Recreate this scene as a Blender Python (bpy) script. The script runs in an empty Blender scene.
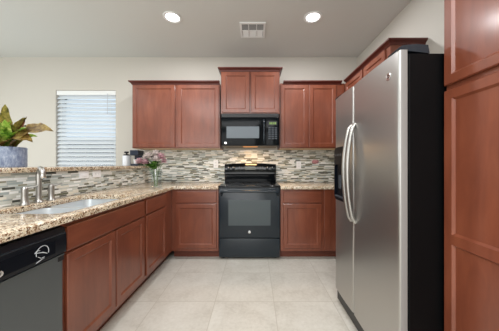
import bpy, bmesh, math, random
from mathutils import Vector, Matrix

random.seed(7)
PI = math.pi
S = bpy.context.scene
C = S.collection

# ------------------------------------------------------------------ camera
cam = bpy.data.cameras.new('camera')
cam.sensor_fit = 'HORIZONTAL'
cam.sensor_width = 36.0
cam.lens = 222.0 / 499.0 * 36.0
cam.shift_x = -5.0 / 499.0
cam.shift_y = -1.5 / 499.0
cam.clip_start = 0.02
cam_o = bpy.data.objects.new('camera', cam)
cam_o.location = (0, 0, 1.19)
cam_o.rotation_euler = (PI / 2, 0, 0)
C.objects.link(cam_o)
S.camera = cam_o

# ------------------------------------------------------------------ exposure, world
S.view_settings.view_transform = 'Standard'
S.view_settings.look = 'None'
S.view_settings.exposure = 0.2
S.view_settings.gamma = 1.0
S.view_settings.use_curve_mapping = False

world = bpy.data.worlds.new('daylight')
S.world = world
world.use_nodes = True
bg = world.node_tree.nodes['Background']
bg.inputs['Color'].default_value = (0.72, 0.87, 1.0, 1)
bg.inputs['Strength'].default_value = 1.05


def area_light(name, loc, rot, sx, sy, power, color, spread=180):
    l = bpy.data.lights.new(name, 'AREA')
    l.shape = 'RECTANGLE'
    l.size, l.size_y = sx, sy
    l.energy = power
    l.color = color
    l.spread = math.radians(spread)
    o = bpy.data.objects.new(name, l)
    o.location = loc
    o.rotation_euler = rot
    C.objects.link(o)
    return o


# added daylight-coloured fill areas in front of the closed rear and left walls
area_light('fill_rear', (-1.3, -3.42, 1.35), (PI / 2, 0, 0), 4.4, 2.2, 78, (0.97, 0.985, 1.0))
area_light('fill_dining', (-4.72, 0.9, 1.45), (PI / 2, 0, -PI / 2), 3.2, 1.8, 44, (0.90, 0.96, 1.0))
# added overhead fill areas without fittings, behind the camera and over the dining side
area_light('fill_overhead', (-0.6, -0.6, 2.78), (0, 0, 0), 2.6, 2.2, 88, (0.97, 0.985, 1.0))
area_light('fill_dining_overhead', (-3.3, 1.2, 2.78), (0, 0, 0), 1.6, 2.2, 15, (0.97, 0.985, 1.0))


# ------------------------------------------------------------------ mesh helpers
def new():
    return bmesh.new()


def merge(bm, tmp, mat_index=0):
    for f in tmp.faces:
        f.material_index = mat_index
    me = bpy.data.meshes.new('tmp')
    tmp.to_mesh(me)
    tmp.free()
    bm.from_mesh(me)
    bpy.data.meshes.remove(me)
    return bm


def box(bm, x0, x1, y0, y1, z0, z1, bevel=0.0, seg=2, mi=0):
    t = new()
    bmesh.ops.create_cube(t, size=1)
    for v in t.verts:
        v.co = Vector(((x0 + x1) / 2 + v.co.x * (x1 - x0), (y0 + y1) / 2 + v.co.y * (y1 - y0), (z0 + z1) / 2 + v.co.z * (z1 - z0)))
    if bevel:
        bmesh.ops.bevel(t, geom=t.edges[:], offset=bevel, segments=seg, profile=0.5, affect='EDGES')
    return merge(bm, t, mi)


def mk_box(*a, **k):
    return box(new(), *a, **k)


def open_box(x0, x1, y0, y1, z0, z1, drop, th):
    """A hollow carcass: a box without the faces whose normal is in drop."""
    t = new()
    bmesh.ops.create_cube(t, size=1)
    for v in t.verts:
        v.co = Vector(((x0 + x1) / 2 + v.co.x * (x1 - x0), (y0 + y1) / 2 + v.co.y * (y1 - y0), (z0 + z1) / 2 + v.co.z * (z1 - z0)))
    t.normal_update()
    dl = [f for f in t.faces if any(f.normal.dot(Vector(d)) > 0.9 for d in drop)]
    bmesh.ops.delete(t, geom=dl, context='FACES')
    bmesh.ops.solidify(t, geom=t.faces[:], thickness=th)
    return t


def prism(bm, pts, z0, z1, bevel=0.0, mi=0, xf=None, smooth_edges=False):
    """Plan outline pts (x,y) extruded from z0 to z1."""
    t = new()
    vs = [t.verts.new((p[0], p[1], z0)) for p in pts]
    f = t.faces.new(vs)
    r = bmesh.ops.extrude_face_region(t, geom=[f])
    for v in [g for g in r['geom'] if isinstance(g, bmesh.types.BMVert)]:
        v.co.z = z1
    bmesh.ops.recalc_face_normals(t, faces=t.faces[:])
    if bevel:
        es = [e for e in t.edges if e.calc_face_angle(0) > 0.6]
        bmesh.ops.bevel(t, geom=es, offset=bevel, segments=2, profile=0.5, affect='EDGES')
    if xf is not None:
        bmesh.ops.transform(t, matrix=xf, verts=t.verts[:])
    return merge(bm, t, mi)


def tube(bm, pts, r, seg=12, mi=0, caps=True, flat=1.0):
    """Tube along pts; r a number or a list. flat scales the second axis."""
    t = new()
    pts = [Vector(p) for p in pts]
    n = len(pts)
    rs = r if isinstance(r, (list, tuple)) else [r] * n
    rings = []
    up = None
    for i in range(n):
        d = (pts[min(i + 1, n - 1)] - pts[max(i - 1, 0)]).normalized()
        if up is None:
            a = Vector((0, 0, 1)) if abs(d.z) < 0.9 else Vector((1, 0, 0))
            up = d.cross(a).normalized()
        else:
            up = (up - d * up.dot(d)).normalized()
        w = d.cross(up).normalized()
        rings.append([t.verts.new(pts[i] + (up * math.cos(2 * PI * k / seg) + w * math.sin(2 * PI * k / seg) * flat) * rs[i]) for k in range(seg)])
    for i in range(n - 1):
        for k in range(seg):
            t.faces.new((rings[i][k], rings[i][(k + 1) % seg], rings[i + 1][(k + 1) % seg], rings[i + 1][k]))
    if caps:
        t.faces.new(rings[0][::-1])
        t.faces.new(rings[-1])
    bmesh.ops.recalc_face_normals(t, faces=t.faces[:])
    return merge(bm, t, mi)


def lathe(bm, prof, seg=32, c=(0, 0, 0), mi=0, xf=None):
    """Profile (r,z) turned about z; closed ends where r = 0."""
    t = new()
    rings = []
    for r, z in prof:
        if r < 1e-6:
            rings.append([t.verts.new((0, 0, z))])
        else:
            rings.append([t.verts.new((r * math.cos(2 * PI * k / seg), r * math.sin(2 * PI * k / seg), z)) for k in range(seg)])
    for a, b in zip(rings, rings[1:]):
        for k in range(seg):
            k2 = (k + 1) % seg
            if len(a) == 1 and len(b) == 1:
                continue
            if len(a) == 1:
                t.faces.new((a[0], b[k2], b[k]))
            elif len(b) == 1:
                t.faces.new((a[k], a[k2], b[0]))
            else:
                t.faces.new((a[k], a[k2], b[k2], b[k]))
    bmesh.ops.recalc_face_normals(t, faces=t.faces[:])
    if xf is not None:
        bmesh.ops.transform(t, matrix=xf, verts=t.verts[:])
    bmesh.ops.translate(t, verts=t.verts[:], vec=Vector(c))
    return merge(bm, t, mi)


def rrect(x0, x1, y0, y1, r, n=6):
    out = []
    for cx, cy, a0 in ((x1 - r, y1 - r, 0), (x0 + r, y1 - r, PI / 2), (x0 + r, y0 + r, PI), (x1 - r, y0 + r, 1.5 * PI)):
        for k in range(n + 1):
            a = a0 + PI / 2 * k / n
            out.append((cx + r * math.cos(a), cy + r * math.sin(a)))
    return out


def sweep(bm, path, prof, closed=False, mi=0):
    """Sweep a profile (out, z) along a plan path (x,y); out is to the right of the travel direction, mitred."""
    t = new()
    P = [Vector((p[0], p[1])) for p in path]
    n = len(P)
    rings = []
    for i in range(n):
        ds = []
        if i > 0 or closed:
            ds.append((P[i] - P[i - 1]).normalized())
        if i < n - 1 or closed:
            ds.append((P[(i + 1) % n] - P[i]).normalized())
        ns = [Vector((d.y, -d.x)) for d in ds]
        if len(ns) == 2:
            m = (ns[0] + ns[1]).normalized()
            m = m / max(0.2, m.dot(ns[0]))
        else:
            m = ns[0]
        rings.append([t.verts.new((P[i].x + m.x * o, P[i].y + m.y * o, z)) for o, z in prof])
    q = len(prof)
    for i in range(n if closed else n - 1):
        a, b = rings[i], rings[(i + 1) % n]
        for k in range(q):
            t.faces.new((a[k], a[(k + 1) % q], b[(k + 1) % q], b[k]))
    if not closed:
        t.faces.new(rings[0][::-1])
        t.faces.new(rings[-1])
    bmesh.ops.recalc_face_normals(t, faces=t.faces[:])
    return merge(bm, t, mi)


def obj(name, bm, mats, parent=None, loc=(0, 0, 0), rot=(0, 0, 0), smooth=None, label=None):
    me = bpy.data.meshes.new(name)
    bm.to_mesh(me)
    bm.free()
    for m in (mats if isinstance(mats, (list, tuple)) else [mats]):
        me.materials.append(m)
    if smooth:
        me.polygons.foreach_set('use_smooth', [True] * len(me.polygons))
        try:
            me.set_sharp_from_angle(angle=math.radians(smooth))
        except Exception:
            pass
    o = bpy.data.objects.new(name, me)
    o.location = loc
    o.rotation_euler = rot
    C.objects.link(o)
    if parent:
        o.parent = parent
    if label:
        o['label'] = label
    return o


def thing(name, label, cat, loc=(0, 0, 0), rotz=0.0, group=None):
    o = bpy.data.objects.new(name, None)
    o.empty_display_size = 0.1
    o.location = loc
    o.rotation_euler = (0, 0, rotz)
    C.objects.link(o)
    tag(o, label, cat, group)
    return o


def tag(o, label, cat, group=None):
    o['label'] = label
    o['category'] = cat
    if group:
        o['group'] = group
    return o


def struct(name, bm, mats, parent=None, smooth=None):
    o = obj(name, bm, mats, parent, smooth=smooth)
    if parent is None:
        o['kind'] = 'structure'
    return o


# ------------------------------------------------------------------ materials
def mat(name, color=(0.8, 0.8, 0.8), rough=0.5, metal=0.0, **kw):
    m = bpy.data.materials.new(name)
    m.use_nodes = True
    b = m.node_tree.nodes['Principled BSDF']
    b.inputs['Base Color'].default_value = (*color, 1)
    b.inputs['Roughness'].default_value = rough
    b.inputs['Metallic'].default_value = metal
    for k, v in kw.items():
        b.inputs[k.replace('_', ' ')].default_value = v
    return m


class NT:
    def __init__(s, m):
        s.t = m.node_tree
        s.b = s.t.nodes['Principled BSDF']

    def n(s, typ, **props):
        nd = s.t.nodes.new(typ)
        for k, v in props.items():
            setattr(nd, k, v)
        return nd

    def l(s, a, b):
        s.t.links.new(a, b)

    def math(s, op, a, b=None, c=None):
        nd = s.n('ShaderNodeMath', operation=op)
        for i, v in enumerate((a, b, c)):
            if v is None:
                continue
            if isinstance(v, (int, float)):
                nd.inputs[i].default_value = v
            else:
                s.l(v, nd.inputs[i])
        return nd.outputs[0]

    def ramp(s, fac, stops, interp='LINEAR'):
        nd = s.n('ShaderNodeValToRGB')
        nd.color_ramp.interpolation = interp
        e = nd.color_ramp.elements
        while len(e) > 1:
            e.remove(e[-1])
        e[0].position = stops[0][0]
        e[0].color = (*stops[0][1], 1)
        for p, c in stops[1:]:
            x = e.new(p)
            x.color = (*c, 1)
        s.l(fac, nd.inputs[0])
        return nd.outputs[0]

    def coord(s, scale=(1, 1, 1)):
        tc = s.n('ShaderNodeTexCoord')
        mp = s.n('ShaderNodeMapping')
        mp.inputs['Scale'].default_value = scale
        s.l(tc.outputs['Object'], mp.inputs['Vector'])
        return mp.outputs[0]

    def noise(s, vec, scale, detail=3, rough=0.5, dist=0.0):
        nd = s.n('ShaderNodeTexNoise')
        nd.inputs['Scale'].default_value = scale
        nd.inputs['Detail'].default_value = detail
        nd.inputs['Roughness'].default_value = rough
        nd.inputs['Distortion'].default_value = dist
        s.l(vec, nd.inputs['Vector'])
        return nd.outputs['Fac']

    def bump(s, h, strength, dist=0.01):
        nd = s.n('ShaderNodeBump')
        nd.inputs['Strength'].default_value = strength
        nd.inputs['Distance'].default_value = dist
        s.l(h, nd.inputs['Height'])
        s.l(nd.outputs[0], s.b.inputs['Normal'])

    def mix(s, fac, a, b, typ='MIX'):
        nd = s.n('ShaderNodeMix', data_type='RGBA', blend_type=typ)
        if isinstance(fac, (int, float)):
            nd.inputs[0].default_value = fac
        else:
            s.l(fac, nd.inputs[0])
        for i, v in ((6, a), (7, b)):
            if isinstance(v, tuple):
                nd.inputs[i].default_value = (*v, 1)
            else:
                s.l(v, nd.inputs[i])
        return nd.outputs[2]


def srgb(r, g, b):
    f = lambda c: (c / 255 / 12.92) if c / 255 <= 0.04045 else ((c / 255 + 0.055) / 1.055) ** 2.4
    return (f(r), f(g), f(b))


def wood(name, scale):
    m = mat(name, rough=0.36)
    k = NT(m)
    v = k.coord(scale)
    a = k.noise(v, 3.0, 5, 0.6, 0.6)
    b = k.noise(k.coord((1, 1, 1)), 2.5, 2, 0.5)
    f = k.math('ADD', k.math('MULTIPLY', a, 0.65), k.math('MULTIPLY', b, 0.35))
    c = k.ramp(f, [(0.30, srgb(104, 52, 34)), (0.5, srgb(121, 63, 42)), (0.72, srgb(137, 76, 52))])
    k.l(c, k.b.inputs['Base Color'])
    k.b.inputs['Coat Weight'].default_value = 0.5
    k.b.inputs['Coat Roughness'].default_value = 0.18
    return m


M = {}
M['wood'] = wood('cherry_wood', (5, 5, 1.0))
M['wood_h'] = wood('cherry_wood_lengthwise', (1.0, 5, 5))
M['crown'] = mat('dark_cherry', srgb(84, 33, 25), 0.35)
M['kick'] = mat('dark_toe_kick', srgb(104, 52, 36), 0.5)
M['birch'] = mat('birch_underside', srgb(214, 186, 150), 0.5)


def paint(name, color, rough=0.6, s=60):
    m = mat(name, color, rough)
    k = NT(m)
    k.bump(k.noise(k.coord(), s, 3, 0.6), 0.12, 0.003)
    return m


M['wall'] = paint('greige_paint', srgb(200, 196, 187), 0.7, 90)
M['ceiling'] = paint('ceiling_paint', srgb(212, 214, 211), 0.8, 70)
M['white'] = mat('white_vinyl', srgb(238, 240, 240), 0.4)
M['plastic_white'] = mat('white_plastic', srgb(246, 246, 248), 0.35)
M['slot'] = mat('dark_slot', srgb(60, 58, 55), 0.6)


def floor_mat():
    m = mat('beige_floor_tile', rough=0.42)
    k = NT(m)
    tc = k.n('ShaderNodeTexCoord')
    sep = k.n('ShaderNodeSeparateXYZ')
    k.l(tc.outputs['Object'], sep.inputs[0])
    T = 0.508
    u = k.math('DIVIDE', k.math('SUBTRACT', sep.outputs[0], 0.167), T)
    v = k.math('DIVIDE', k.math('SUBTRACT', sep.outputs[1], 1.92), T)
    fu, fv = k.math('FRACT', u), k.math('FRACT', v)
    du = k.math('MINIMUM', fu, k.math('SUBTRACT', 1.0, fu))
    dv = k.math('MINIMUM', fv, k.math('SUBTRACT', 1.0, fv))
    d = k.math('MINIMUM', du, dv)
    grout = k.math('LESS_THAN', d, 0.0055)
    cell = k.n('ShaderNodeCombineXYZ')
    k.l(k.math('FLOOR', u), cell.inputs[0])
    k.l(k.math('FLOOR', v), cell.inputs[1])
    wn = k.n('ShaderNodeTexWhiteNoise')
    k.l(cell.outputs[0], wn.inputs['Vector'])
    vadd = k.n('ShaderNodeVectorMath', operation='MULTIPLY_ADD')
    k.l(wn.outputs['Color'], vadd.inputs[0])
    vadd.inputs[1].default_value = (7, 7, 7)
    k.l(tc.outputs['Object'], vadd.inputs[2])
    n1 = k.noise(vadd.outputs[0], 3.5, 5, 0.62, 0.4)
    n2 = k.noise(vadd.outputs[0], 38, 4, 0.7)
    f = k.math('ADD', k.math('MULTIPLY', n1, 0.6), k.math('MULTIPLY', n2, 0.4))
    c = k.ramp(f, [(0.34, srgb(184, 179, 168)), (0.5, srgb(201, 197, 187)), (0.66, srgb(212, 209, 200))])
    c = k.mix(k.math('MULTIPLY', wn.outputs['Value'], 0.10), c, srgb(190, 182, 168))
    c = k.mix(grout, c, srgb(182, 176, 164))
    k.l(c, k.b.inputs['Base Color'])
    k.bump(k.math('SUBTRACT', 1.0, grout), 0.25, 0.002)
    return m


M['floor'] = floor_mat()


def mosaic_mat():
    m = mat('linear_mosaic_tile', rough=0.25)
    k = NT(m)
    tc = k.n('ShaderNodeTexCoord')
    sep = k.n('ShaderNodeSeparateXYZ')
    k.l(tc.outputs['Object'], sep.inputs[0])
    u0 = k.math('ADD', sep.outputs[0], sep.outputs[1])
    # rows alternate: a tall row and a thin row in every pair
    P = 0.030
    pv = k.math('DIVIDE', sep.outputs[2], P)
    pf = k.math('FRACT', pv)
    thin = k.math('GREATER_THAN', pf, 0.60)
    row = k.math('ADD', k.math('MULTIPLY', k.math('FLOOR', pv), 2.0), thin)
    lo = k.math('MULTIPLY', thin, 0.60)
    hi = k.math('ADD', 0.60, k.math('MULTIPLY', thin, 0.40))
    dv = k.math('MULTIPLY', k.math('MINIMUM', k.math('SUBTRACT', pf, lo), k.math('SUBTRACT', hi, pf)), P)
    wr = k.n('ShaderNodeTexWhiteNoise', noise_dimensions='1D')
    k.l(row, wr.inputs['W'])
    wid = k.math('ADD', 0.055, k.math('MULTIPLY', wr.outputs['Value'], 0.06))
    cu = k.math('DIVIDE', k.math('ADD', u0, k.math('MULTIPLY', wr.outputs['Value'], 3.7)), wid)
    fu = k.math('FRACT', cu)
    du = k.math('MULTIPLY', k.math('MINIMUM', fu, k.math('SUBTRACT', 1.0, fu)), wid)
    cell = k.n('ShaderNodeCombineXYZ')
    k.l(k.math('FLOOR', cu), cell.inputs[0])
    k.l(row, cell.inputs[1])
    wn = k.n('ShaderNodeTexWhiteNoise')
    k.l(cell.outputs[0], wn.inputs['Vector'])
    c = k.ramp(wn.outputs['Value'], [
        (0.0, srgb(242, 243, 240)), (0.25, srgb(206, 209, 202)), (0.38, srgb(182, 187, 180)),
        (0.46, srgb(106, 108, 90)), (0.57, srgb(196, 204, 202)), (0.67, srgb(68, 72, 66)),
        (0.77, srgb(160, 170, 168)), (0.86, srgb(224, 220, 206)), (0.93, srgb(136, 134, 112))], 'CONSTANT')
    st = k.noise(k.coord((6, 6, 40)), 6, 3, 0.6)
    c = k.mix(0.25, c, k.ramp(st, [(0.3, (0.15, 0.15, 0.14)), (0.7, (0.9, 0.88, 0.85))]), 'SOFT_LIGHT')
    g = k.math('LESS_THAN', k.math('MINIMUM', du, dv), 0.0011)
    c = k.mix(g, c, srgb(206, 202, 192))
    k.l(c, k.b.inputs['Base Color'])
    rg = k.math('ADD', 0.12, k.math('MULTIPLY', wn.outputs['Value'], 0.3))
    k.l(k.math('MAXIMUM', rg, k.math('MULTIPLY', g, 0.8)), k.b.inputs['Roughness'])
    k.bump(k.math('SUBTRACT', 1.0, g), 0.3, 0.001)
    return m


M['mosaic'] = mosaic_mat()


def granite_mat():
    m = mat('speckled_granite', rough=0.12)
    k = NT(m)
    v = k.coord()
    n1 = k.noise(v, 9, 4, 0.6)
    base = k.ramp(n1, [(0.35, srgb(200, 180, 150)), (0.5, srgb(220, 204, 178)), (0.66, srgb(232, 222, 202))])
    def vor(scale):
        nd = k.n('ShaderNodeTexVoronoi')
        nd.inputs['Scale'].default_value = scale
        k.l(v, nd.inputs['Vector'])
        sp = k.n('ShaderNodeSeparateColor')
        k.l(nd.outputs['Color'], sp.inputs[0])
        return sp.outputs
    a = vor(120)
    c = k.mix(k.math('GREATER_THAN', a[0], 0.80), base, srgb(120, 92, 66))
    c = k.mix(k.math('LESS_THAN', a[1], 0.10), c, srgb(70, 58, 48))
    b = vor(210)
    c = k.mix(k.math('GREATER_THAN', b[0], 0.86), c, srgb(238, 228, 208))
    c = k.mix(k.math('LESS_THAN', b[1], 0.16), c, srgb(146, 112, 88))
    d = vor(45)
    c = k.mix(k.math('MULTIPLY', k.math('GREATER_THAN', d[0], 0.82), 0.45), c, srgb(150, 112, 78))
    k.l(c, k.b.inputs['Base Color'])
    return m


M['granite'] = granite_mat()


def steel(name, color, rough, vec_scale):
    m = mat(name, color, rough, 1.0)
    k = NT(m)
    n = k.noise(k.coord(vec_scale), 20, 3, 0.6)
    k.l(k.math('ADD', rough - 0.05, k.math('MULTIPLY', n, 0.1)), k.b.inputs['Roughness'])
    k.b.inputs['Anisotropic'].default_value = 0.5
    return m


M['steel'] = steel('brushed_steel', srgb(206, 203, 198), 0.30, (1, 1, 40))
M['steel_door'] = steel('brushed_steel_door', srgb(186, 184, 181), 0.36, (1, 1, 40))
M['door_edge'] = mat('silver_door_edge', srgb(150, 148, 146), 0.45, 0.3)
M['sink'] = mat('sink_steel', srgb(214, 220, 224), 0.32, 0.55)
M['nickel'] = mat('brushed_nickel', srgb(178, 176, 172), 0.34, 1.0)
M['chrome'] = mat('bright_chrome', srgb(235, 235, 235), 0.12, 1.0)
M['black'] = mat('black_enamel', srgb(26, 36, 44), 0.22)
M['black_glass'] = mat('black_glass', srgb(8, 12, 17), 0.06, Specular_IOR_Level=0.35)
M['microwave_black'] = mat('microwave_black', srgb(8, 12, 16), 0.12, Specular_IOR_Level=0.12)
M['black_gloss'] = mat('glossy_black_plastic', srgb(10, 14, 22), 0.4, Specular_IOR_Level=0.1)
M['panel_blue'] = mat('blue_black_panel', srgb(10, 16, 24), 0.3, Specular_IOR_Level=0.35)
M['black_matte'] = mat('black_plastic', srgb(18, 19, 22), 0.4)
M['fridge_side'] = mat('textured_black_side', srgb(7, 7, 8), 0.5, Specular_IOR_Level=0.12)
M['oven_glass'] = mat('smoked_oven_glass', srgb(66, 76, 80), 0.12)
M['slate'] = mat('slate_steel', srgb(92, 97, 98), 0.4, 0.4)
M['microwave_glass'] = mat('screened_window', srgb(112, 120, 126), 0.25, Specular_IOR_Level=0.2)
M['key'] = mat('grey_key', srgb(54, 61, 70), 0.4)
M['print'] = mat('pale_print', srgb(205, 210, 215), 0.5)
M['red_print'] = mat('pink_print', srgb(205, 120, 130), 0.5)


def emit(name, color, strength):
    m = mat(name, color, 0.5)
    b = m.node_tree.nodes['Principled BSDF']
    b.inputs['Emission Color'].default_value = (*color, 1)
    b.inputs['Emission Strength'].default_value = strength
    return m


M['lamp'] = emit('lamp_lens', (1, 0.99, 0.97), 6.0)
M['green'] = emit('green_digits', (0.20, 0.32, 0.08), 0.12)


def glass(name, color=(1, 1, 1), rough=0.0):
    m = mat(name, color, rough, Transmission_Weight=1.0, IOR=1.45)
    return m


M['glass'] = glass('clear_glass', (0.93, 0.97, 0.97))


def thin_glass():
    m = bpy.data.materials.new('window_glass')
    m.use_nodes = True
    t = m.node_tree
    t.nodes.clear()
    o = t.nodes.new('ShaderNodeOutputMaterial')
    mx = t.nodes.new('ShaderNodeMixShader')
    tr = t.nodes.new('ShaderNodeBsdfTransparent')
    gl = t.nodes.new('ShaderNodeBsdfGlossy')
    gl.inputs['Roughness'].default_value = 0.0
    fr = t.nodes.new('ShaderNodeFresnel')
    t.links.new(fr.outputs[0], mx.inputs[0])
    t.links.new(tr.outputs[0], mx.inputs[1])
    t.links.new(gl.outputs[0], mx.inputs[2])
    t.links.new(mx.outputs[0], o.inputs[0])
    return m


M['pane'] = thin_glass()
M['vase'] = thin_glass()
M['vase'].name = 'vase_glass'
_t = M['vase'].node_tree
_mx = next(n for n in _t.nodes if n.type == 'MIX_SHADER')
_t.links.remove(_mx.inputs[0].links[0])
_mx.inputs[0].default_value = 0.10
next(n for n in _t.nodes if n.type == 'BSDF_TRANSPARENT').inputs['Color'].default_value = (0.95, 0.975, 0.98, 1)


def mixed(name, fac, tcol, color, kind='ShaderNodeBsdfTransparent'):
    m = mat(name, color, 0.5)
    t = m.node_tree
    b = t.nodes['Principled BSDF']
    o = t.nodes['Material Output']
    mx = t.nodes.new('ShaderNodeMixShader')
    tr = t.nodes.new(kind)
    tr.inputs['Color'].default_value = (*tcol, 1)
    mx.inputs[0].default_value = fac
    t.links.new(b.outputs[0], mx.inputs[1])
    t.links.new(tr.outputs[0], mx.inputs[2])
    t.links.new(mx.outputs[0], o.inputs[0])
    return m


M['slat'] = mixed('blind_slat', 0.4, srgb(236, 244, 250), srgb(240, 243, 245), 'ShaderNodeBsdfTranslucent')
M['screen'] = mixed('insect_screen', 0.40, (1, 1, 1), srgb(70, 80, 86))

# ------------------------------------------------------------------ the room
XR, XL, YB, YF, H = 1.565, -4.8, 3.39, -3.6, 2.82
TH = 0.15
struct('floor', mk_box(XL, XR, YF, YB, -0.06, 0), M['floor'])
struct('ceiling', mk_box(XL, XR, YF, YB, H, H + 0.06), M['ceiling'])
WX0, WX1, WZ0, WZ1 = -3.035, -2.118, 0.80, 2.315
bm = new()
for a in ((XL, WX0, 0, H), (WX1, XR, 0, H), (WX0, WX1, 0, WZ0), (WX0, WX1, WZ1, H)):
    box(bm, a[0], a[1], YB, YB + TH, a[2], a[3])
bmesh.ops.remove_doubles(bm, verts=bm.verts[:], dist=1e-5)
struct('wall_back', bm, M['wall'])
struct('wall_right', mk_box(XR, XR + TH, YF, YB + TH, 0, H), M['wall'])
struct('wall_left', mk_box(XL - TH, XL, YF, YB + TH, 0, H), M['wall'])
struct('wall_front', mk_box(XL, XR, YF - TH, YF, 0, H), M['wall'])

# window in the back wall
bm = new()
yf0, yf1 = YB + 0.085, YB + 0.135
for a in ((WX0, WX0 + 0.045, WZ0, WZ1), (WX1 - 0.045, WX1, WZ0, WZ1), (WX0 + 0.045, WX1 - 0.045, WZ0, WZ0 + 0.05), (WX0 + 0.045, WX1 - 0.045, WZ1 - 0.05, WZ1)):
    box(bm, a[0], a[1], yf0, yf1, a[2], a[3])
bmesh.ops.remove_doubles(bm, verts=bm.verts[:], dist=1e-5)
win = struct('window_1', bm, M['white'])
ZM = 1.545
obj('meeting_rail', mk_box(WX0 + 0.045, WX1 - 0.045, yf0 - 0.005, yf1, ZM - 0.03, ZM + 0.03, 0.004), M['white'], win)
bm = new()
for a in ((WX0 + 0.045, WX0 + 0.085), (WX1 - 0.085, WX1 - 0.045)):
    box(bm, a[0], a[1], yf0 - 0.004, yf1 - 0.01, WZ0 + 0.05, ZM - 0.03)
box(bm, WX0 + 0.085, WX1 - 0.085, yf0 - 0.004, yf1 - 0.01, WZ0 + 0.05, WZ0 + 0.1)
obj('lower_sash', bm, M['white'], win)
obj('glass_pane', mk_box(WX0 + 0.045, WX1 - 0.045, yf0 + 0.022, yf0 + 0.026, ZM + 0.03, WZ1 - 0.05), M['pane'], win)
obj('glass_pane', mk_box(WX0 + 0.085, WX1 - 0.085, yf0 + 0.012, yf0 + 0.016, WZ0 + 0.1, ZM - 0.03), M['pane'], win)
obj('insect_screen', mk_box(WX0 + 0.045, WX1 - 0.045, yf1 - 0.008, yf1 - 0.006, WZ0 + 0.05, ZM - 0.03), M['screen'], win)

# peninsula half wall that carries the raised bar
struct('wall_peninsula', mk_box(-1.75, -1.62, 0.60, YB, 0, 1.13), M['wall'])

# baseboards where the floor meets the open walls
struct('baseboard_back', mk_box(XL, -1.75, YB - 0.014, YB, 0, 0.10, 0.003), M['white'])

# ------------------------------------------------------------------ tile backsplash
tag(obj('tile_backsplash', mk_box(-1.6195, XR - 0.001, YB - 0.010, YB - 0.0005, 0.9145, 1.402), M['mosaic']), 'linear glass and stone mosaic backsplash on the wall behind the range', 'backsplash')
tag(obj('tile_backsplash', mk_box(-1.6195, -1.61, 0.60, YB - 0.0105, 0.9145, 1.1295), M['mosaic']), 'low linear mosaic backsplash behind the sink, under the raised bar', 'backsplash')


# ------------------------------------------------------------------ countertops
def slab(outline, z0, z1, hole=None, bev=0.006):
    t = new()
    vs = [t.verts.new((x, y, z1)) for x, y in outline]
    es = [t.edges.new((vs[i], vs[(i + 1) % len(vs)])) for i in range(len(vs))]
    if hole:
        hv = [t.verts.new((x, y, z1)) for x, y in hole]
        es += [t.edges.new((hv[i], hv[(i + 1) % len(hv)])) for i in range(len(hv))]
    bmesh.ops.triangle_fill(t, use_beauty=True, use_dissolve=False, edges=es, normal=(0, 0, 1))
    top = t.faces[:]
    r = bmesh.ops.extrude_face_region(t, geom=top)
    for v in [g for g in r['geom'] if isinstance(g, bmesh.types.BMVert)]:
        v.co.z = z0
    bmesh.ops.recalc_face_normals(t, faces=t.faces[:])
    if bev:
        e2 = [e for e in t.edges if e.calc_face_angle(0) > 0.9]
        bmesh.ops.bevel(t, geom=e2, offset=bev, segments=3, profile=0.5, affect='EDGES')
    return t


SX0, SX1, SY0, SY1 = -1.505, -1.072, 1.235, 1.985
tag(obj('granite_countertop', slab([(-1.61, 0.60), (-0.995, 0.60), (-0.995, 2.738), (-0.450, 2.738), (-0.450, YB - 0.010), (-1.61, YB - 0.010)], 0.876, 0.914,
    rrect(SX0, SX1, SY0, SY1, 0.07)), M['granite'], smooth=30), 'L-shaped speckled beige granite countertop with the sink cut into it', 'countertop')
tag(obj('granite_countertop', slab([(0.325, 2.738), (XR, 2.738), (XR, YB - 0.010), (0.325, YB - 0.010)], 0.876, 0.914), M['granite'], smooth=30),
    'short speckled granite countertop between the range and the fridge', 'countertop')
tag(obj('granite_bar_top', slab([(-2.10, 0.58), (-1.585, 0.58), (-1.585, YB), (-2.10, YB)], 1.13, 1.165), M['granite'], smooth=30),
    'raised speckled granite bar top carrying the potted plant', 'bar top')


# ------------------------------------------------------------------ cabinet builders (local: front face at y = 0 facing -y, x across)
def door_frame(x0, x1, z0, z1, st=0.05, mids=()):
    """Frame of a recessed-panel door, front at y=-0.019, back at y=0."""
    y0, y1 = -0.019, -0.0005
    t = new()
    b = 0.004
    lip = 0.011
    zs = [z0] + [m for m in mids] + [z1]

    def ring(a0, a1, c0, c1, y):
        return [t.verts.new(p) for p in ((a0, y, c0), (a1, y, c0), (a1, y, c1), (a0, y, c1))]

    def bridge(a, b_):
        for i in range(4):
            t.faces.new((a[i], a[(i + 1) % 4], b_[(i + 1) % 4], b_[i]))
    back = ring(x0, x1, z0, z1, y1)
    mid = ring(x0, x1, z0, z1, y0 + b)
    fr = ring(x0 + b, x1 - b, z0 + b, z1 - b, y0)
    bridge(back, mid)
    bridge(mid, fr)
    # front face with openings
    opens = []
    edges = [z0 + st]
    for m in mids:
        edges += [m - st / 2, m + st / 2]
    edges.append(z1 - st)
    for i in range(0, len(edges), 2):
        opens.append((edges[i], edges[i + 1]))
    loops = [fr]
    for c0, c1 in opens:
        i0 = ring(x0 + st, x1 - st, c0, c1, y0)
        i1 = ring(x0 + st + lip, x1 - st - lip, c0 + lip, c1 - lip, y0 + 0.010)
        i2 = ring(x0 + st + lip, x1 - st - lip, c0 + lip, c1 - lip, y1)
        bridge(i1, i0)
        bridge(i2, i1)
        loops.append(i0)
    es = []
    for lp in loops:
        for i in range(4):
            e = t.edges.get((lp[i], lp[(i + 1) % 4])) or t.edges.new((lp[i], lp[(i + 1) % 4]))
            es.append(e)
    bmesh.ops.triangle_fill(t, use_beauty=True, edges=es, normal=(0, -1, 0))
    bmesh.ops.recalc_face_normals(t, faces=t.faces[:])
    panels = [(x0 + st + lip, x1 - st - lip, c0 + lip, c1 - lip) for c0, c1 in opens]
    return t, panels


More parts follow.
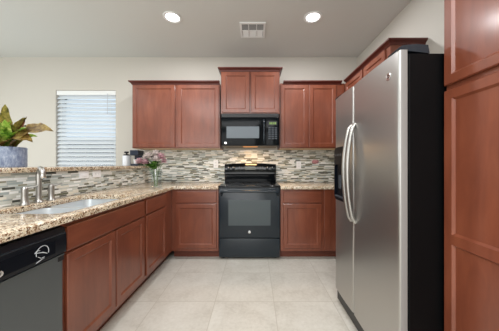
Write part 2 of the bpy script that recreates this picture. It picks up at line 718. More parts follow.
def add_door(parent, x0, x1, z0, z1, st=0.05, mids=()):
    t, panels = door_frame(x0, x1, z0, z1, st, mids)
    d = obj('door', t, M['wood'], parent)
    for p in panels:
        obj('door_panel', mk_box(p[0] - 0.0005, p[1] + 0.0005, -0.0095, -0.001, p[2] - 0.0005, p[3] + 0.0005), M['wood'], d)
    return d


def add_drawer(parent, x0, x1, z0, z1, name='drawer_front'):
    return obj(name, mk_box(x0, x1, -0.019, -0.0005, z0, z1, 0.005, 2), M['wood_h'], parent)


CROWN = [(0.0, 0.0), (0.008, 0.0), (0.011, 0.010), (0.019, 0.020), (0.031, 0.027), (0.039, 0.032), (0.039, 0.046), (0.0, 0.046)]


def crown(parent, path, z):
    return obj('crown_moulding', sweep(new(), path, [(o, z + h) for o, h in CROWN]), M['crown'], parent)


def base_cabinet(label, cx, cy, rotz, width, depth=0.575, open_top=False):
    t = thing('base_cabinet', label, 'cabinet', (cx, cy, 0), rotz)
    w = width / 2
    obj('carcass', open_box(-w, w, 0, depth, 0.10, 0.876, [(0, 0, 1)], 0.016), M['wood'], t)
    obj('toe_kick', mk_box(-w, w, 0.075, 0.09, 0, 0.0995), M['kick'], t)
    return t


def wall_cabinet(label, cx, cy, rotz, width, depth, z0, z1):
    t = thing('wall_cabinet', label, 'cabinet', (cx, cy, z0), rotz)
    w = width / 2
    obj('carcass', mk_box(-w, w, 0, depth, 0.004, z1 - z0), M['wood'], t)
    obj('underside_panel', mk_box(-w + 0.012, w - 0.012, 0.018, depth - 0.002, 0, 0.0035), M['birch'], t)
    return t


# ---- left run (front faces +x): local x = world y, rotz = +90
LX = -1.035
t = base_cabinet('cherry sink base cabinet with two doors under one wide false drawer front', LX, 1.630, PI / 2, 0.890)
add_drawer(t, -0.422, 0.424, 0.715, 0.850, 'false_drawer_front')
add_door(t, -0.422, -0.002, 0.135, 0.700)
add_door(t, 0.010, 0.424, 0.135, 0.700)
t = base_cabinet('narrow cherry base cabinet with one drawer between sink base and inside corner', LX, 2.4275, PI / 2, 0.705)
add_drawer(t, -0.332, 0.132, 0.715, 0.850)
add_door(t, -0.332, 0.132, 0.135, 0.700)
# ---- back run
t = base_cabinet('cherry base cabinet with one drawer directly left of the black range', -0.743, 2.78, 0, 0.584)
add_drawer(t, -0.240, 0.270, 0.708, 0.850)
add_door(t, -0.240, 0.270, 0.138, 0.692)
t = base_cabinet('cherry base cabinet with one drawer between the range and the fridge', 0.944, 2.78, 0, 1.236)
add_drawer(t, -0.584, -0.107, 0.708, 0.850)
add_door(t, -0.584, -0.107, 0.138, 0.692)
obj('filler_stile', mk_box(-0.072, 0.008, -0.012, -0.0005, 0.105, 0.874, 0.002), M['wood'], t)

# ---- upper cabinets on the back wall
D = 0.33
t = wall_cabinet('two-door cherry wall cabinet beside the window, above the flowers', -1.079, YB - D, 0, 1.208, D, 1.403, 2.30)
add_door(t, -0.592, -0.012, 0.018, 0.872)
add_door(t, 0.022, 0.592, 0.018, 0.872)
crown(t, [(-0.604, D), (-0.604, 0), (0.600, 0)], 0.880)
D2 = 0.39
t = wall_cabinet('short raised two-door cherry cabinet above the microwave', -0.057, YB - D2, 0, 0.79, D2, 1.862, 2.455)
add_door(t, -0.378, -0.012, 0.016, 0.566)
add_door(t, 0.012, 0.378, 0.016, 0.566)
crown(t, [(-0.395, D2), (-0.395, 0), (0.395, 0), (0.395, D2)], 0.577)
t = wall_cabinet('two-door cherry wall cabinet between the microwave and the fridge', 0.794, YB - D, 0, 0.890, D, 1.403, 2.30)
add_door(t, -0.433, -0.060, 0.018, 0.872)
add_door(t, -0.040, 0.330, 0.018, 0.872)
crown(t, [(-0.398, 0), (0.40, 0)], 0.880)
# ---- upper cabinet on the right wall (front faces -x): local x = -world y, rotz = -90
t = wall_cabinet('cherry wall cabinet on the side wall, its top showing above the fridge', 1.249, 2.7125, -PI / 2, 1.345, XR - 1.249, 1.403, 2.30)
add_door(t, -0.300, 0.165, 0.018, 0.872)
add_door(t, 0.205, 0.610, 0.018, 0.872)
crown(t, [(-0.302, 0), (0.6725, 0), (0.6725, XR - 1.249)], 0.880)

# ---- tall pantry at the right
PY0, PY1, PX = 0.46, 1.080, 0.935
t = thing('pantry_cabinet', 'tall cherry pantry cabinet standing against the black side of the fridge', 'cabinet', (PX, (PY0 + PY1) / 2, 0), -PI / 2)
pw = (PY1 - PY0) / 2
obj('carcass', mk_box(-pw, pw, 0, XR - PX - 0.003, 0.10, 2.30), M['wood'], t)
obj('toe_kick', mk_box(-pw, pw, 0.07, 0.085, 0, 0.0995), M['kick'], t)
add_door(t, -pw + 0.004, pw - 0.004, 1.566, 2.27, 0.042)
add_door(t, -pw + 0.004, pw - 0.004, 0.135, 1.540, 0.044, (0.838,))
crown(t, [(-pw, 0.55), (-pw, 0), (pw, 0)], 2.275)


# ------------------------------------------------------------------ badge: a round metal maker's emblem
def emblem(parent, loc, r, rot=(PI / 2, 0, 0)):
    bm = lathe(new(), [(0, 0), (r, 0), (r, 0.0015), (r * 0.86, 0.0022), (r * 0.8, 0.0014), (0, 0.0014)], 24)
    e = obj('emblem', bm, M['chrome'], parent, loc, rot, smooth=30)
    bm = new()
    pts = [(r * 0.45 * math.cos(a) * (1 - 0.03 * a) - r * 0.1, r * 0.45 * math.sin(a) * (1 - 0.05 * a), 0.0016) for a in [0.5 + 0.35 * i for i in range(16)]]
    tube(bm, pts, r * 0.07, 5)
    pts = [(r * 0.3 + r * 0.25 * math.cos(a), r * 0.3 * math.sin(a) - r * 0.02, 0.0016) for a in [0.6 + 0.4 * i for i in range(11)]]
    tube(bm, pts, r * 0.07, 5)
    obj('script_mark', bm, M['black_matte'], e)
    return e


# ------------------------------------------------------------------ range
RX, RY = -0.0625, 2.785
t = thing('kitchen_range', 'black freestanding electric range with glass oven door and raised control panel', 'stove', (RX, RY, 0))
hw = 0.380
obj('body', mk_box(-hw, hw, 0, 0.58, 0.03, 0.898, 0.003), M['black'], t)
for i, (sx, sy) in enumerate(((-0.33, 0.05), (0.33, 0.05), (-0.33, 0.53), (0.33, 0.53))):
    obj('foot', lathe(new(), [(0, 0), (0.018, 0), (0.018, 0.03), (0, 0.03)], 12), M['black_matte'], t, (sx, sy, 0))
obj('cooktop', mk_box(-0.388, 0.388, -0.025, 0.52, 0.899, 0.921, 0.006, 3), M['black_glass'], t, smooth=40)
for sx, sy, r in ((-0.19, 0.11, 0.11), (0.19, 0.11, 0.09), (-0.19, 0.36, 0.08), (0.19, 0.36, 0.10)):
    bm = lathe(new(), [(r - 0.004, 0), (r - 0.004, 0.0006), (r, 0.0006), (r, 0)], 40)
    obj('burner_ring', bm, M['key'], t, (sx, sy, 0.9212))
# raised back panel: side profile (y,z) extruded in x, with an arched top
bm = new()
prof = [(0.521, 0.90), (0.514, 0.98), (0.508, 1.030), (0.480, 1.044), (0.486, 1.10)]
cols = 24
t2 = new()
rows = []
for i in range(cols + 1):
    x = -0.380 + 0.760 * i / cols
    topz = 1.186 + 0.017 * math.cos(x / 0.380 * PI / 2)
    ring = [(y, z) for y, z in prof] + [(0.500, topz - 0.012), (0.510, topz), (0.570, topz), (0.584, topz - 0.015), (0.584, 0.90)]
    rows.append([t2.verts.new((x, y, z)) for y, z in ring])
q = len(rows[0])
for a, b in zip(rows, rows[1:]):
    for k in range(q):
        t2.faces.new((a[k], a[(k + 1) % q], b[(k + 1) % q], b[k]))
t2.faces.new(rows[0])
t2.faces.new(rows[-1][::-1])
bmesh.ops.recalc_face_normals(t2, faces=t2.faces[:])
bm = merge(bm, t2)
bgd = obj('control_panel', bm, M['black_glass'], t, smooth=35)
tilt = math.atan2(0.014, 0.085)
for kx in (-0.322, -0.252, 0.252, 0.322):
    prof = [(0, 0), (0.022, 0), (0.024, 0.004), (0.020, 0.006), (0.018, 0.020), (0.015, 0.023), (0, 0.023)]
    kb = obj('knob', lathe(new(), prof, 24), M['black'], bgd, (kx, 0.490, 1.128), (PI / 2 - tilt, 0, 0), smooth=35)
    obj('pointer', mk_box(-0.0025, 0.0025, 0.004, 0.018, 0.0232, 0.0245), M['print'], kb)
obj('display', mk_box(-0.075, 0.075, -0.03, 0.018, 0, 0.0012), M['oven_glass'], bgd, (0, 0.4905, 1.135), (PI / 2 - tilt, 0, 0))
bm, bm2 = new(), new()
for i in range(6):
    box(bm, -0.17 + (i % 3) * 0.035, -0.148 + (i % 3) * 0.035, -0.02 + (i // 3) * 0.022, -0.008 + (i // 3) * 0.022, 0, 0.0012)
    box(bm2, 0.078 + 0.022 + (i % 3) * 0.035, 0.1 + 0.022 + (i % 3) * 0.035, -0.02 + (i // 3) * 0.022, -0.008 + (i // 3) * 0.022, 0, 0.0012)
for b_ in (bm, bm2):
    obj('keypad', b_, M['key'], bgd, (0, 0.4905, 1.135), (PI / 2 - tilt, 0, 0))
# oven door
dr = obj('oven_door', mk_box(-0.379, 0.379, -0.028, -0.001, 0.272, 0.885, 0.006, 3), M['black'], t, smooth=40)
obj('window', mk_box(-0.262, 0.262, -0.0300, -0.0275, 0.425, 0.742, 0.001), M['oven_glass'], dr)
bm = new()
pts = [(-0.350, -0.030, 0.800), (-0.352, -0.052, 0.825), (-0.345, -0.066, 0.846), (-0.30, -0.070, 0.853)] + [(x / 10 * 0.30, -0.072, 0.855) for x in range(-9, 10, 3)] + [(0.30, -0.070, 0.853), (0.345, -0.066, 0.846), (0.352, -0.052, 0.825), (0.350, -0.030, 0.800)]
tube(bm, pts, 0.014, 14)
obj('handle', bm, M['black'], dr, smooth=50)
emblem(dr, (0.0, -0.0285, 0.345), 0.016)
obj('storage_drawer', mk_box(-0.379, 0.379, -0.026, -0.001, 0.030, 0.262, 0.006, 3), M['black'], t, smooth=40)

# ------------------------------------------------------------------ microwave
t = thing('microwave_oven', 'black over-the-range microwave hung under the raised cabinet', 'microwave', (-0.0565, 2.945, 1.432))
mw = 0.380
obj('body', mk_box(-mw, mw, 0.002, 0.430, 0.002, 0.425), M['black_matte'], t)
obj('vent_grille', mk_box(-mw, mw, -0.018, 0.001, 0.372, 0.411, 0.004), M['black_matte'], t)
dr = obj('door', mk_box(-mw, 0.205, -0.022, 0.001, 0.004, 0.368, 0.005, 3), M['microwave_black'], t, smooth=40)
obj('window', mk_box(-0.312, 0.118, -0.0245, -0.0215, 0.098, 0.252, 0.0008), M['microwave_glass'], dr)
bm = new()
tube(bm, [(0.182, -0.022, 0.03), (0.182, -0.045, 0.05), (0.182, -0.050, 0.10), (0.182, -0.050, 0.27), (0.182, -0.045, 0.32), (0.182, -0.022, 0.34)], 0.011, 10)
obj('handle', bm, M['black'], dr, smooth=50)
emblem(dr, (-0.325, -0.0225, 0.035), 0.017)
cp = obj('control_panel', mk_box(0.209, mw, -0.022, 0.001, 0.004, 0.368, 0.005, 3), M['microwave_black'], t, smooth=40)
obj('display', mk_box(0.235, 0.355, -0.0235, -0.0215, 0.268, 0.325), M['black_matte'], cp)
bm = new()
for i, dx in enumerate((0.262, 0.285, 0.312, 0.334)):
    box(bm, dx - 0.007, dx + 0.007, -0.0242, -0.0234, 0.280, 0.308)
obj('clock_digits', bm, M['green'], cp)
bm = new()
for r in range(6):
    for c in range(3):
        box(bm, 0.238 + c * 0.042, 0.270 + c * 0.042, -0.0232, -0.0216, 0.085 + r * 0.028, 0.104 + r * 0.028, 0.0006, 1)
obj('keypad', bm, M['key'], cp)
obj('underside_panel', mk_box(-mw + 0.01, mw - 0.01, 0.02, 0.42, -0.004, 0.0015), mat('microwave_underside', srgb(120, 110, 98), 0.5), t)  # tan colour paints in the tile light reflected on the underside
obj('lamp_lens', mk_box(-0.10, 0.10, 0.06, 0.16, -0.007, -0.0042), emit('warm_lens', (1.0, 0.42, 0.12), 0.6), t)
al = area_light('cooktop_lamp', (0, 0.11, -0.012), (0, 0, 0), 0.19, 0.09, 3.2, (1.0, 0.6, 0.28))
al.parent = t

# ------------------------------------------------------------------ refrigerator (front faces -x)
FY0, FY1 = 1.090, 1.953
FC = (FY0 + FY1) / 2
t = thing('refrigerator', 'tall stainless side-by-side refrigerator with black sides', 'refrigerator', (0.757, FC, 0), -PI / 2)
fw = (FY1 - FY0) / 2
obj('body', mk_box(-fw + 0.002, fw - 0.002, 0.003, 0.78, 0.03, 1.735, 0.004), M['fridge_side'], t)
obj('toe_grille', mk_box(-fw + 0.004, fw - 0.004, -0.030, 0.002, 0.015, 0.105, 0.004), M['black_matte'], t)
for sx in (-0.38, 0.38):
    obj('roller_foot', mk_box(sx - 0.03, sx + 0.03, 0.02, 0.1, 0.0, 0.0295), M['black_matte'], t)


def fridge_door(x0, x1, z0, z1):
    pts = [(x0, 0.0 - 0.006), (x0, -0.030)]
    n = 14
    r = 0.016
    for k in range(5):
        a = PI + PI / 2 * k / 4
        pts.append((x0 + r + r * math.cos(a), -0.034 + 0.012 * math.sin(a)))
    for k in range(1, n):
        x = x0 + r + (x1 - x0 - 2 * r) * k / n
        u = 2 * k / n - 1
        pts.append((x, -0.046 - 0.005 * (1 - u * u)))
    for k in range(5):
        a = 1.5 * PI + PI / 2 * k / 4
        pts.append((x1 - r + r * math.cos(a), -0.034 + 0.012 * math.sin(a)))
    pts.append((x1, -0.006))
    bm = prism(new(), pts, z0, z1)
    bm.normal_update()
    for f in bm.faces:
        f.material_index = 1 if abs(f.normal.x) > 0.75 else 0
    return bm


xs = -(1.599 - FC)
fz = obj('freezer_door', fridge_door(-fw, xs - 0.003, 0.115, 1.752), [M['steel_door'], M['door_edge']], t, smooth=40)
fd = obj('fridge_door', fridge_door(xs + 0.003, fw, 0.115, 1.752), [M['steel_door'], M['door_edge']], t, smooth=40)
for d, hx, a, b in ((fz, xs - 0.032, 0.0, 0), (fd, xs + 0.032, 0.0, 0)):
    pts, rs = [], []
    for k in range(25):
        u = k / 24
        z = 0.775 + (1.475 - 0.775) * u
        bow = 0.058 * (math.sin(PI * u) ** 0.55)
        pts.append((hx, -0.046 - bow, z))
        rs.append(0.0160)
    obj('handle', tube(new(), pts, rs, 14, flat=0.8), M['nickel'], d, smooth=60)
obj('gasket', mk_box(-fw + 0.008, xs - 0.010, -0.0062, 0.0028, 0.125, 1.735), M['black_matte'], fz)
obj('gasket', mk_box(xs + 0.010, fw - 0.008, -0.0062, 0.0028, 0.125, 1.735), M['black_matte'], fd)
# water and ice dispenser
RZ = Matrix.Rotation(PI / 2, 4, 'X')
dx0, dx1, dz0, dz1 = -0.410, -0.175, 0.885, 1.335
bm = new()
outer, inner = rrect(dx0, dx1, dz0, dz1, 0.045), rrect(dx0 + 0.022, dx1 - 0.022, dz0 + 0.03, dz1 - 0.15, 0.03)
t3 = new()
ov = [t3.verts.new((x, -0.044, z)) for x, z in outer]
of = [t3.verts.new((x + (0.008 if x < (dx0 + dx1) / 2 else -0.008), -0.066, z + (0.008 if z < 1.1 else -0.008))) for x, z in outer]
iv = [t3.verts.new((x, -0.066, z)) for x, z in inner]
ib = [t3.verts.new((x, -0.0525, z)) for x, z in inner]
nv = len(ov)
for i in range(nv):
    j = (i + 1) % nv
    t3.faces.new((ov[i], ov[j], of[j], of[i]))
    t3.faces.new((of[i], of[j], iv[j], iv[i]))
    t3.faces.new((iv[i], iv[j], ib[j], ib[i]))
t3.faces.new(ib)
bmesh.ops.recalc_face_normals(t3, faces=t3.faces[:])
merge(bm, t3)
dp = obj('dispenser', bm, M['black_gloss'], fz, smooth=35)
bm = new()
for i in range(5):
    lathe(bm, [(0, 0), (0.010, 0), (0.010, 0.0015), (0, 0.0015)], 16, (dx0 + 0.045 + i * 0.036, -0.066, 1.265), xf=Matrix.Rotation(PI / 2, 4, 'X'))
obj('buttons', bm, M['key'], dp)
obj('lever', mk_box(-0.315, -0.270, -0.064, -0.0525, 0.99, 1.10, 0.004), M['key'], dp)
obj('drip_tray', mk_box(dx0 + 0.035, dx1 - 0.035, -0.072, -0.0525, 0.918, 0.930, 0.003), M['key'], dp)
emblem(fd, (fw - 0.085, -0.0485, 1.652), 0.021)
# hinge covers on top
for sx, far in ((fw - 0.045, False), (-fw + 0.045, True)):
    pts = [(-0.050, 1.7355), (-0.050, 1.760), (-0.030, 1.774), (0.04, 1.781), (0.098, 1.776), (0.105, 1.7355)]
    t4 = new()
    a = [t4.verts.new((sx - 0.043, y, z)) for y, z in pts]
    b = [t4.verts.new((sx + 0.043, y, z)) for y, z in pts]
    # sits on the cabinet behind the door plane, its nose above the door
    for i in range(len(pts)):
        j = (i + 1) % len(pts)
        t4.faces.new((a[i], a[j], b[j], b[i]))
    t4.faces.new(a[::-1])
    t4.faces.new(b)
    bmesh.ops.recalc_face_normals(t4, faces=t4.faces[:])
    for v in t4.verts:
        if v.co.y < 0.0 and v.co.z < 1.753:
            v.co.z = 1.7525
    obj('hinge_cover', t4, M['black'], t)

# ------------------------------------------------------------------ dishwasher (front faces +x)
t = thing('dishwasher', 'built-in dishwasher with black control panel and slate grey door', 'dishwasher', (-1.035, 0.881, 0), PI / 2)
dw = 0.2985
obj('tub', mk_box(-dw, dw, 0.002, 0.57, 0.10, 0.862), M['black_matte'], t)
obj('toe_kick', mk_box(-dw, dw, 0.075, 0.09, 0, 0.0995), M['black_matte'], t)
dd = obj('door', mk_box(-dw, dw - 0.006, -0.022, 0.0015, 0.105, 0.7125, 0.004), M['slate'], t)
pts = []
prof = [(0.0015, 0.716), (-0.020, 0.716), (-0.030, 0.728), (-0.034, 0.775), (-0.031, 0.822), (-0.024, 0.836), (-0.018, 0.858), (0.0015, 0.860)]
t5 = new()
a = [t5.verts.new((-dw, y, z)) for y, z in prof]
b = [t5.verts.new((dw + 0.004, y, z)) for y, z in prof]
for i in range(len(prof)):
    j = (i + 1) % len(prof)
    t5.faces.new((a[i], a[j], b[j], b[i]))
t5.faces.new(a[::-1])
t5.faces.new(b)
bmesh.ops.recalc_face_normals(t5, faces=t5.faces[:])
cpn = obj('control_panel', t5, M['panel_blue'], t, smooth=30)
obj('display_strip', mk_box(-dw + 0.02, 0.236, -0.0346, -0.030, 0.742, 0.806, 0.001), M['black_gloss'], cpn)
obj('grip_lip', mk_box(-dw, dw, -0.0315, -0.026, 0.824, 0.832, 0.002), M['black'], cpn)
obj('panel_trim', mk_box(-dw, dw, -0.0265, -0.002, 0.7105, 0.7165, 0.001), M['slate'], cpn)
obj('latch_pocket', mk_box(dw - 0.036, dw - 0.002, -0.0235, -0.0215, 0.684, 0.709, 0.0006, 1), M['black_matte'], dd)
e = emblem(cpn, (0.0, -0.0345, 0.757), 0.013)
e.location.x = -0.010
# pale printed mark near the end of the panel: a round outline with a stroke through it over a slanting bar
bm = new()
yy = -0.0347
mx = -0.046
ring = []
for k in range(19):
    a_ = math.radians(-20 + 215 * k / 18)
    ring.append((mx + 0.213 + 0.031 * math.cos(a_), yy, 0.772 + 0.031 * math.sin(a_)))
tube(bm, ring, 0.0016, 6)
tube(bm, [(mx + 0.175, yy, 0.782), (mx + 0.195, yy, 0.777), (mx + 0.215, yy, 0.772), (mx + 0.236, yy, 0.760)], [0.002, 0.0015, 0.0026, 0.0015], 6)
tube(bm, [(mx + 0.175, yy, 0.782), (mx + 0.186, yy, 0.790), (mx + 0.200, yy, 0.786)], 0.0014, 6)
tube(bm, [(mx + 0.190, yy, 0.760), (mx + 0.206, yy, 0.748), (mx + 0.222, yy, 0.748)], 0.0014, 6)
tube(bm, [(mx + 0.185, -0.0322, 0.733), (mx + 0.215, -0.0325, 0.742), (mx + 0.240, -0.0325, 0.745), (mx + 0.262, -0.0325, 0.748)], [0.0022, 0.0022, 0.0015, 0.002], 6)
obj('printed_mark', bm, M['print'], cpn, label='pale line emblem on the black control panel')

# ------------------------------------------------------------------ sink and taps
t = thing('kitchen_sink', 'stainless double-bowl undermount sink set in the granite', 'sink', ((SX0 + SX1) / 2, (SY0 + SY1) / 2, 0.70))
hx, hy = (SX1 - SX0) / 2, (SY1 - SY0) / 2


def bowl(x0, x1, y0, y1, depth):
    b = new()
    rings = []
    for inset, z in ((-0.012, 0.1755), (0.0, 0.1755), (0.002, 0.16), (0.010, 0.175 - depth + 0.03), (0.022, 0.175 - depth + 0.008), (0.045, 0.175 - depth), (0.12, 0.175 - depth - 0.003)):
        rr = max(0.02, 0.06 - inset * 0.3)
        rings.append([b.verts.new((x, y, z)) for x, y in rrect(x0 + inset, x1 - inset, y0 + inset, y1 - inset, rr)])
    n = len(rings[0])
    for p, q_ in zip(rings, rings[1:]):
        for i in range(n):
            b.faces.new((p[i], p[(i + 1) % n], q_[(i + 1) % n], q_[i]))
    b.faces.new(rings[-1][::-1])
    bmesh.ops.recalc_face_normals(b, faces=b.faces[:])
    bmesh.ops.solidify(b, geom=b.faces[:], thickness=0.0012)
    return b


for y0, y1 in ((-hy, -0.014), (0.014, hy)):
    bo = obj('bowl', bowl(-hx, hx, y0, y1, 0.165), M['sink'], t, smooth=50)
    obj('drain', lathe(new(), [(0, 0.002), (0.028, 0.001), (0.034, 0.004), (0.042, 0.0045), (0.044, 0.002), (0.044, 0.0), (0, 0)], 24), M['chrome'], bo, (0, (y0 + y1) / 2, 0.0085), smooth=40)

FX = -1.545
t = thing('faucet', 'brushed nickel faucet with two lever handles behind the sink', 'faucet', (FX, 1.590, 0.914))
bm = lathe(new(), [(0, 0), (0.027, 0), (0.027, 0.006), (0.021, 0.012), (0.018, 0.03), (0.0165, 0.05), (0, 0.05)], 24)
bs = obj('spout_base', bm, M['nickel'], t, smooth=40)
dirv = Vector((0.87, -0.5, 0)).normalized()
pts = [(0, 0, 0.04), (0, 0, 0.12), (0, 0, 0.20)]
for k in range(1, 11):
    a = PI * 0.92 * k / 10
    p = Vector((0, 0, 0.20)) + dirv * 0.038 * (1 - math.cos(a)) + Vector((0, 0, 0.045 * math.sin(a)))
    pts.append(tuple(p))
end = Vector(pts[-1])
pts.append(tuple(end + Vector((0.001, 0, -0.012))))
obj('spout', tube(new(), pts, [0.0165] * 3 + [0.0155] * 11, 16), M['nickel'], t, smooth=60)
tip = Vector(pts[-1])
obj('aerator', lathe(new(), [(0, -0.026), (0.014, -0.026), (0.0165, -0.02), (0.0165, 0.004), (0, 0.004)], 20), M['chrome'], t, tuple(tip), smooth=40)
for dy, sg in ((-0.098, -1), (0.098, 1)):
    bm = lathe(new(), [(0, 0), (0.026, 0), (0.026, 0.005), (0.020, 0.012), (0.018, 0.06), (0.019, 0.100), (0.019, 0.112), (0.013, 0.122), (0, 0.124)], 24)
    hb = obj('tap_body', bm, M['nickel'], t, (0, dy, 0), smooth=40)
    obj('lever', tube(new(), [(0, 0, 0.112), (0.02, 0.022, 0.116), (0.04, 0.050, 0.126)], [0.010, 0.008, 0.007], 10), M['nickel'], hb, smooth=60)


# ------------------------------------------------------------------ outlets and switches
def wall_plate(label, loc, rotz, kind, horizontal=False, name='wall_outlet', cat='outlet'):
    t = thing(name, label, cat, loc, rotz)
    r = (0, PI / 2, 0) if horizontal else (0, 0, 0)
    p = obj('cover_plate', mk_box(-0.036, 0.036, -0.007, -0.0003, -0.058, 0.058, 0.003), M['plastic_white'], t, rot=r)
    if kind == 'outlet':
        for z in (-0.021, 0.021):
            s_ = obj('socket', prism(new(), rrect(-0.017, 0.017, -0.014, 0.014, 0.009), 0, 0.0015, xf=Matrix.Translation((0, -0.007, z)) @ RZ), M['plastic_white'], p)
            bm = new()
            box(bm, -0.008, -0.005, -0.0088, -0.0084, z - 0.005, z + 0.005)
            box(bm, 0.005, 0.008, -0.0088, -0.0084, z - 0.004, z + 0.004)
            obj('slots', bm, M['slot'], s_)
    else:
        obj('rocker', mk_box(-0.016, 0.016, -0.011, -0.0068, -0.033, 0.033, 0.002), M['plastic_white'], p)
    return t


YS = YB - 0.010
wall_plate('white outlet cover on the mosaic tile just left of the range', (-0.588, YS, 1.188), 0, 'outlet')
wall_plate('white outlet cover on the mosaic tile right of the range', (0.672, YS, 1.175), 0, 'outlet')
wall_plate('white cover on the low backsplash, nearer the faucet of the two', (-1.61, 2.092, 1.090), PI / 2, 'switch', True, 'wall_switch', 'switch')
wall_plate('white cover on the low backsplash, nearer the flower vase of the two', (-1.61, 2.262, 1.090), PI / 2, 'outlet', True)
tag(obj('pink_patch', prism(new(), rrect(-0.05, 0.05, -0.03, 0.03, 0.02), 0, 0.0012, xf=Matrix.Translation((0.925, YS - 0.0003, 1.225)) @ RZ), mixed('translucent_pink', 0.68, (1, 1, 1), srgb(214, 120, 134))),
    'small translucent pink patch on the mosaic tile near the fridge', 'sticker')  # thin translucent pink plate laid on the tile

# ------------------------------------------------------------------ ceiling fittings
for i, (x, lab) in enumerate(((-0.912, 'lit round recessed ceiling light above the sink side'), (0.648, 'lit round recessed ceiling light above the fridge side'))):
    t = thing('recessed_light', lab, 'ceiling light', (x, 2.465, H))
    obj('trim_ring', lathe(new(), [(0.072, 0), (0.100, 0), (0.098, -0.006), (0.080, -0.009), (0.072, -0.004)], 40), M['white'], t, smooth=40)
    obj('lens', lathe(new(), [(0, -0.0045), (0.060, -0.004), (0.0715, -0.0015), (0.0715, 0), (0, 0)], 40), M['lamp'], t, smooth=40)
    l = bpy.data.lights.new('can_lamp', 'AREA')
    l.shape = 'DISK'
    l.size = 0.14
    l.energy = 13
    l.color = (0.98, 0.98, 1.0)
    lo = bpy.data.objects.new('can_lamp', l)
    lo.location = (0, 0, -0.012)
    lo.parent = t
    C.objects.link(lo)

t = thing('ceiling_vent', 'square white air vent in the ceiling between the two lights', 'vent', (-0.022, 2.700, H))
bm = new()
for a in ((-0.15, -0.128, -0.15, 0.15), (0.128, 0.15, -0.15, 0.15), (-0.128, 0.128, -0.15, -0.128), (-0.128, 0.128, 0.128, 0.15), (-0.052, -0.042, -0.128, 0.128), (0.042, 0.052, -0.128, 0.128), (-0.128, 0.128, -0.005, 0.005)):
    box(bm, a[0], a[1], a[2], a[3], -0.012, -0.0005)
obj('frame', bm, M['white'], t)
obj('duct_opening', mk_box(-0.127, 0.127, -0.127, 0.127, -0.0022, -0.0006), mat('shadowed_duct', srgb(150, 150, 150), 0.8), t)
bm = new()
for cx in (-0.088, 0.0, 0.088):
    for cy, sg in ((-0.065, -1), (0.065, 1)):
        for k in range(5):
            y = cy - 0.048 + k * 0.024
            w_ = 0.034 if cx else 0.040
            tt = new()
            bmesh.ops.create_cube(tt, size=1)
            bmesh.ops.scale(tt, verts=tt.verts[:], vec=(w_ * 2, 0.018, 0.0012))
            bmesh.ops.rotate(tt, verts=tt.verts[:], matrix=Matrix.Rotation(sg * math.radians(-28), 3, 'X'))
            bmesh.ops.translate(tt, verts=tt.verts[:], vec=(cx, y, -0.0075))
            merge(bm, tt)
obj('louvres', bm, M['white'], t)

# ------------------------------------------------------------------ blinds
t = thing('window_blind', 'white horizontal slat blind lowered over the window', 'blind', ((WX0 + WX1) / 2, YB + 0.035, WZ1))
bw = (WX1 - WX0) / 2 - 0.006
obj('headrail', mk_box(-bw, bw, -0.030, 0.032, -0.068, -0.003, 0.004), M['white'], t)
bm = new()
pitch = 0.0630
ns = 22
for k in range(ns):
    z = -0.10 - k * pitch
    tt = new()
    sec = []
    for j in range(7):
        u = -1 + 2 * j / 6
        sec.append((u * 0.032, 0.003 * (1 - u * u)))
    ang = math.radians(60)
    up, dn = [], []
    for (y, zz) in sec:
        for s_, lst in ((0.0012, up), (-0.0012, dn)):
            yy, z2 = y * math.cos(ang) - (zz + s_) * math.sin(ang), y * math.sin(ang) + (zz + s_) * math.cos(ang)
            lst.append((yy, z2 + z))
    loop = up + dn[::-1]
    A = [tt.verts.new((-bw, y, zz)) for y, zz in loop]
    B = [tt.verts.new((bw, y, zz)) for y, zz in loop]
    for i in range(len(loop)):
        j = (i + 1) % len(loop)
        tt.faces.new((A[i], A[j], B[j], B[i]))
    tt.faces.new(A[::-1])
    tt.faces.new(B)
    bmesh.ops.recalc_face_normals(tt, faces=tt.faces[:])
    merge(bm, tt)
obj('slats', bm, M['slat'], t)
obj('bottom_rail', mk_box(-bw, bw, -0.025, 0.025, -1.505, -1.485, 0.004), M['white'], t)
for cx in (-bw + 0.08, 0.0, bw - 0.08):
    obj('ladder_cord', tube(new(), [(cx, -0.034, -0.065), (cx, -0.034, -1.49)], 0.0016, 6), M['white'], t)
obj('tilt_wand', tube(new(), [(bw - 0.12, -0.037, -0.05), (bw - 0.12, -0.040, -0.36)], 0.0045, 8), M['print'], t)

# ------------------------------------------------------------------ potted croton on the bar
PXc, PYc, PR = -1.912, 1.70, 0.122


def pot_mat():
    m = mat('blue_grey_glaze', rough=0.45)
    k = NT(m)
    n = k.noise(k.coord((1, 1, 0.35)), 60, 4, 0.7)
    k.l(k.ramp(n, [(0.35, srgb(98, 112, 140)), (0.55, srgb(140, 152, 174)), (0.7, srgb(182, 190, 202))]), k.b.inputs['Base Color'])
    return m


def leaf_mat(name, c0, c1, c2):
    m = mat(name, rough=0.38)
    k = NT(m)
    n = k.noise(k.coord(), 55, 3, 0.6)
    n2 = k.noise(k.coord(), 16, 2, 0.5)
    f = k.math('ADD', k.math('MULTIPLY', n, 0.5), k.math('MULTIPLY', n2, 0.5))
    k.l(k.ramp(f, [(0.38, c0), (0.5, c1), (0.62, c2)]), k.b.inputs['Base Color'])
    return m


LM = [leaf_mat('leaf_green', srgb(92, 146, 52), srgb(164, 204, 84), srgb(232, 234, 150)),
      leaf_mat('leaf_olive', srgb(96, 94, 46), srgb(150, 144, 70), srgb(198, 182, 100)),
      leaf_mat('leaf_bronze', srgb(110, 86, 52), srgb(158, 130, 76), srgb(192, 172, 100)),
      leaf_mat('leaf_red', srgb(110, 58, 52), srgb(160, 100, 88), srgb(196, 140, 112))]


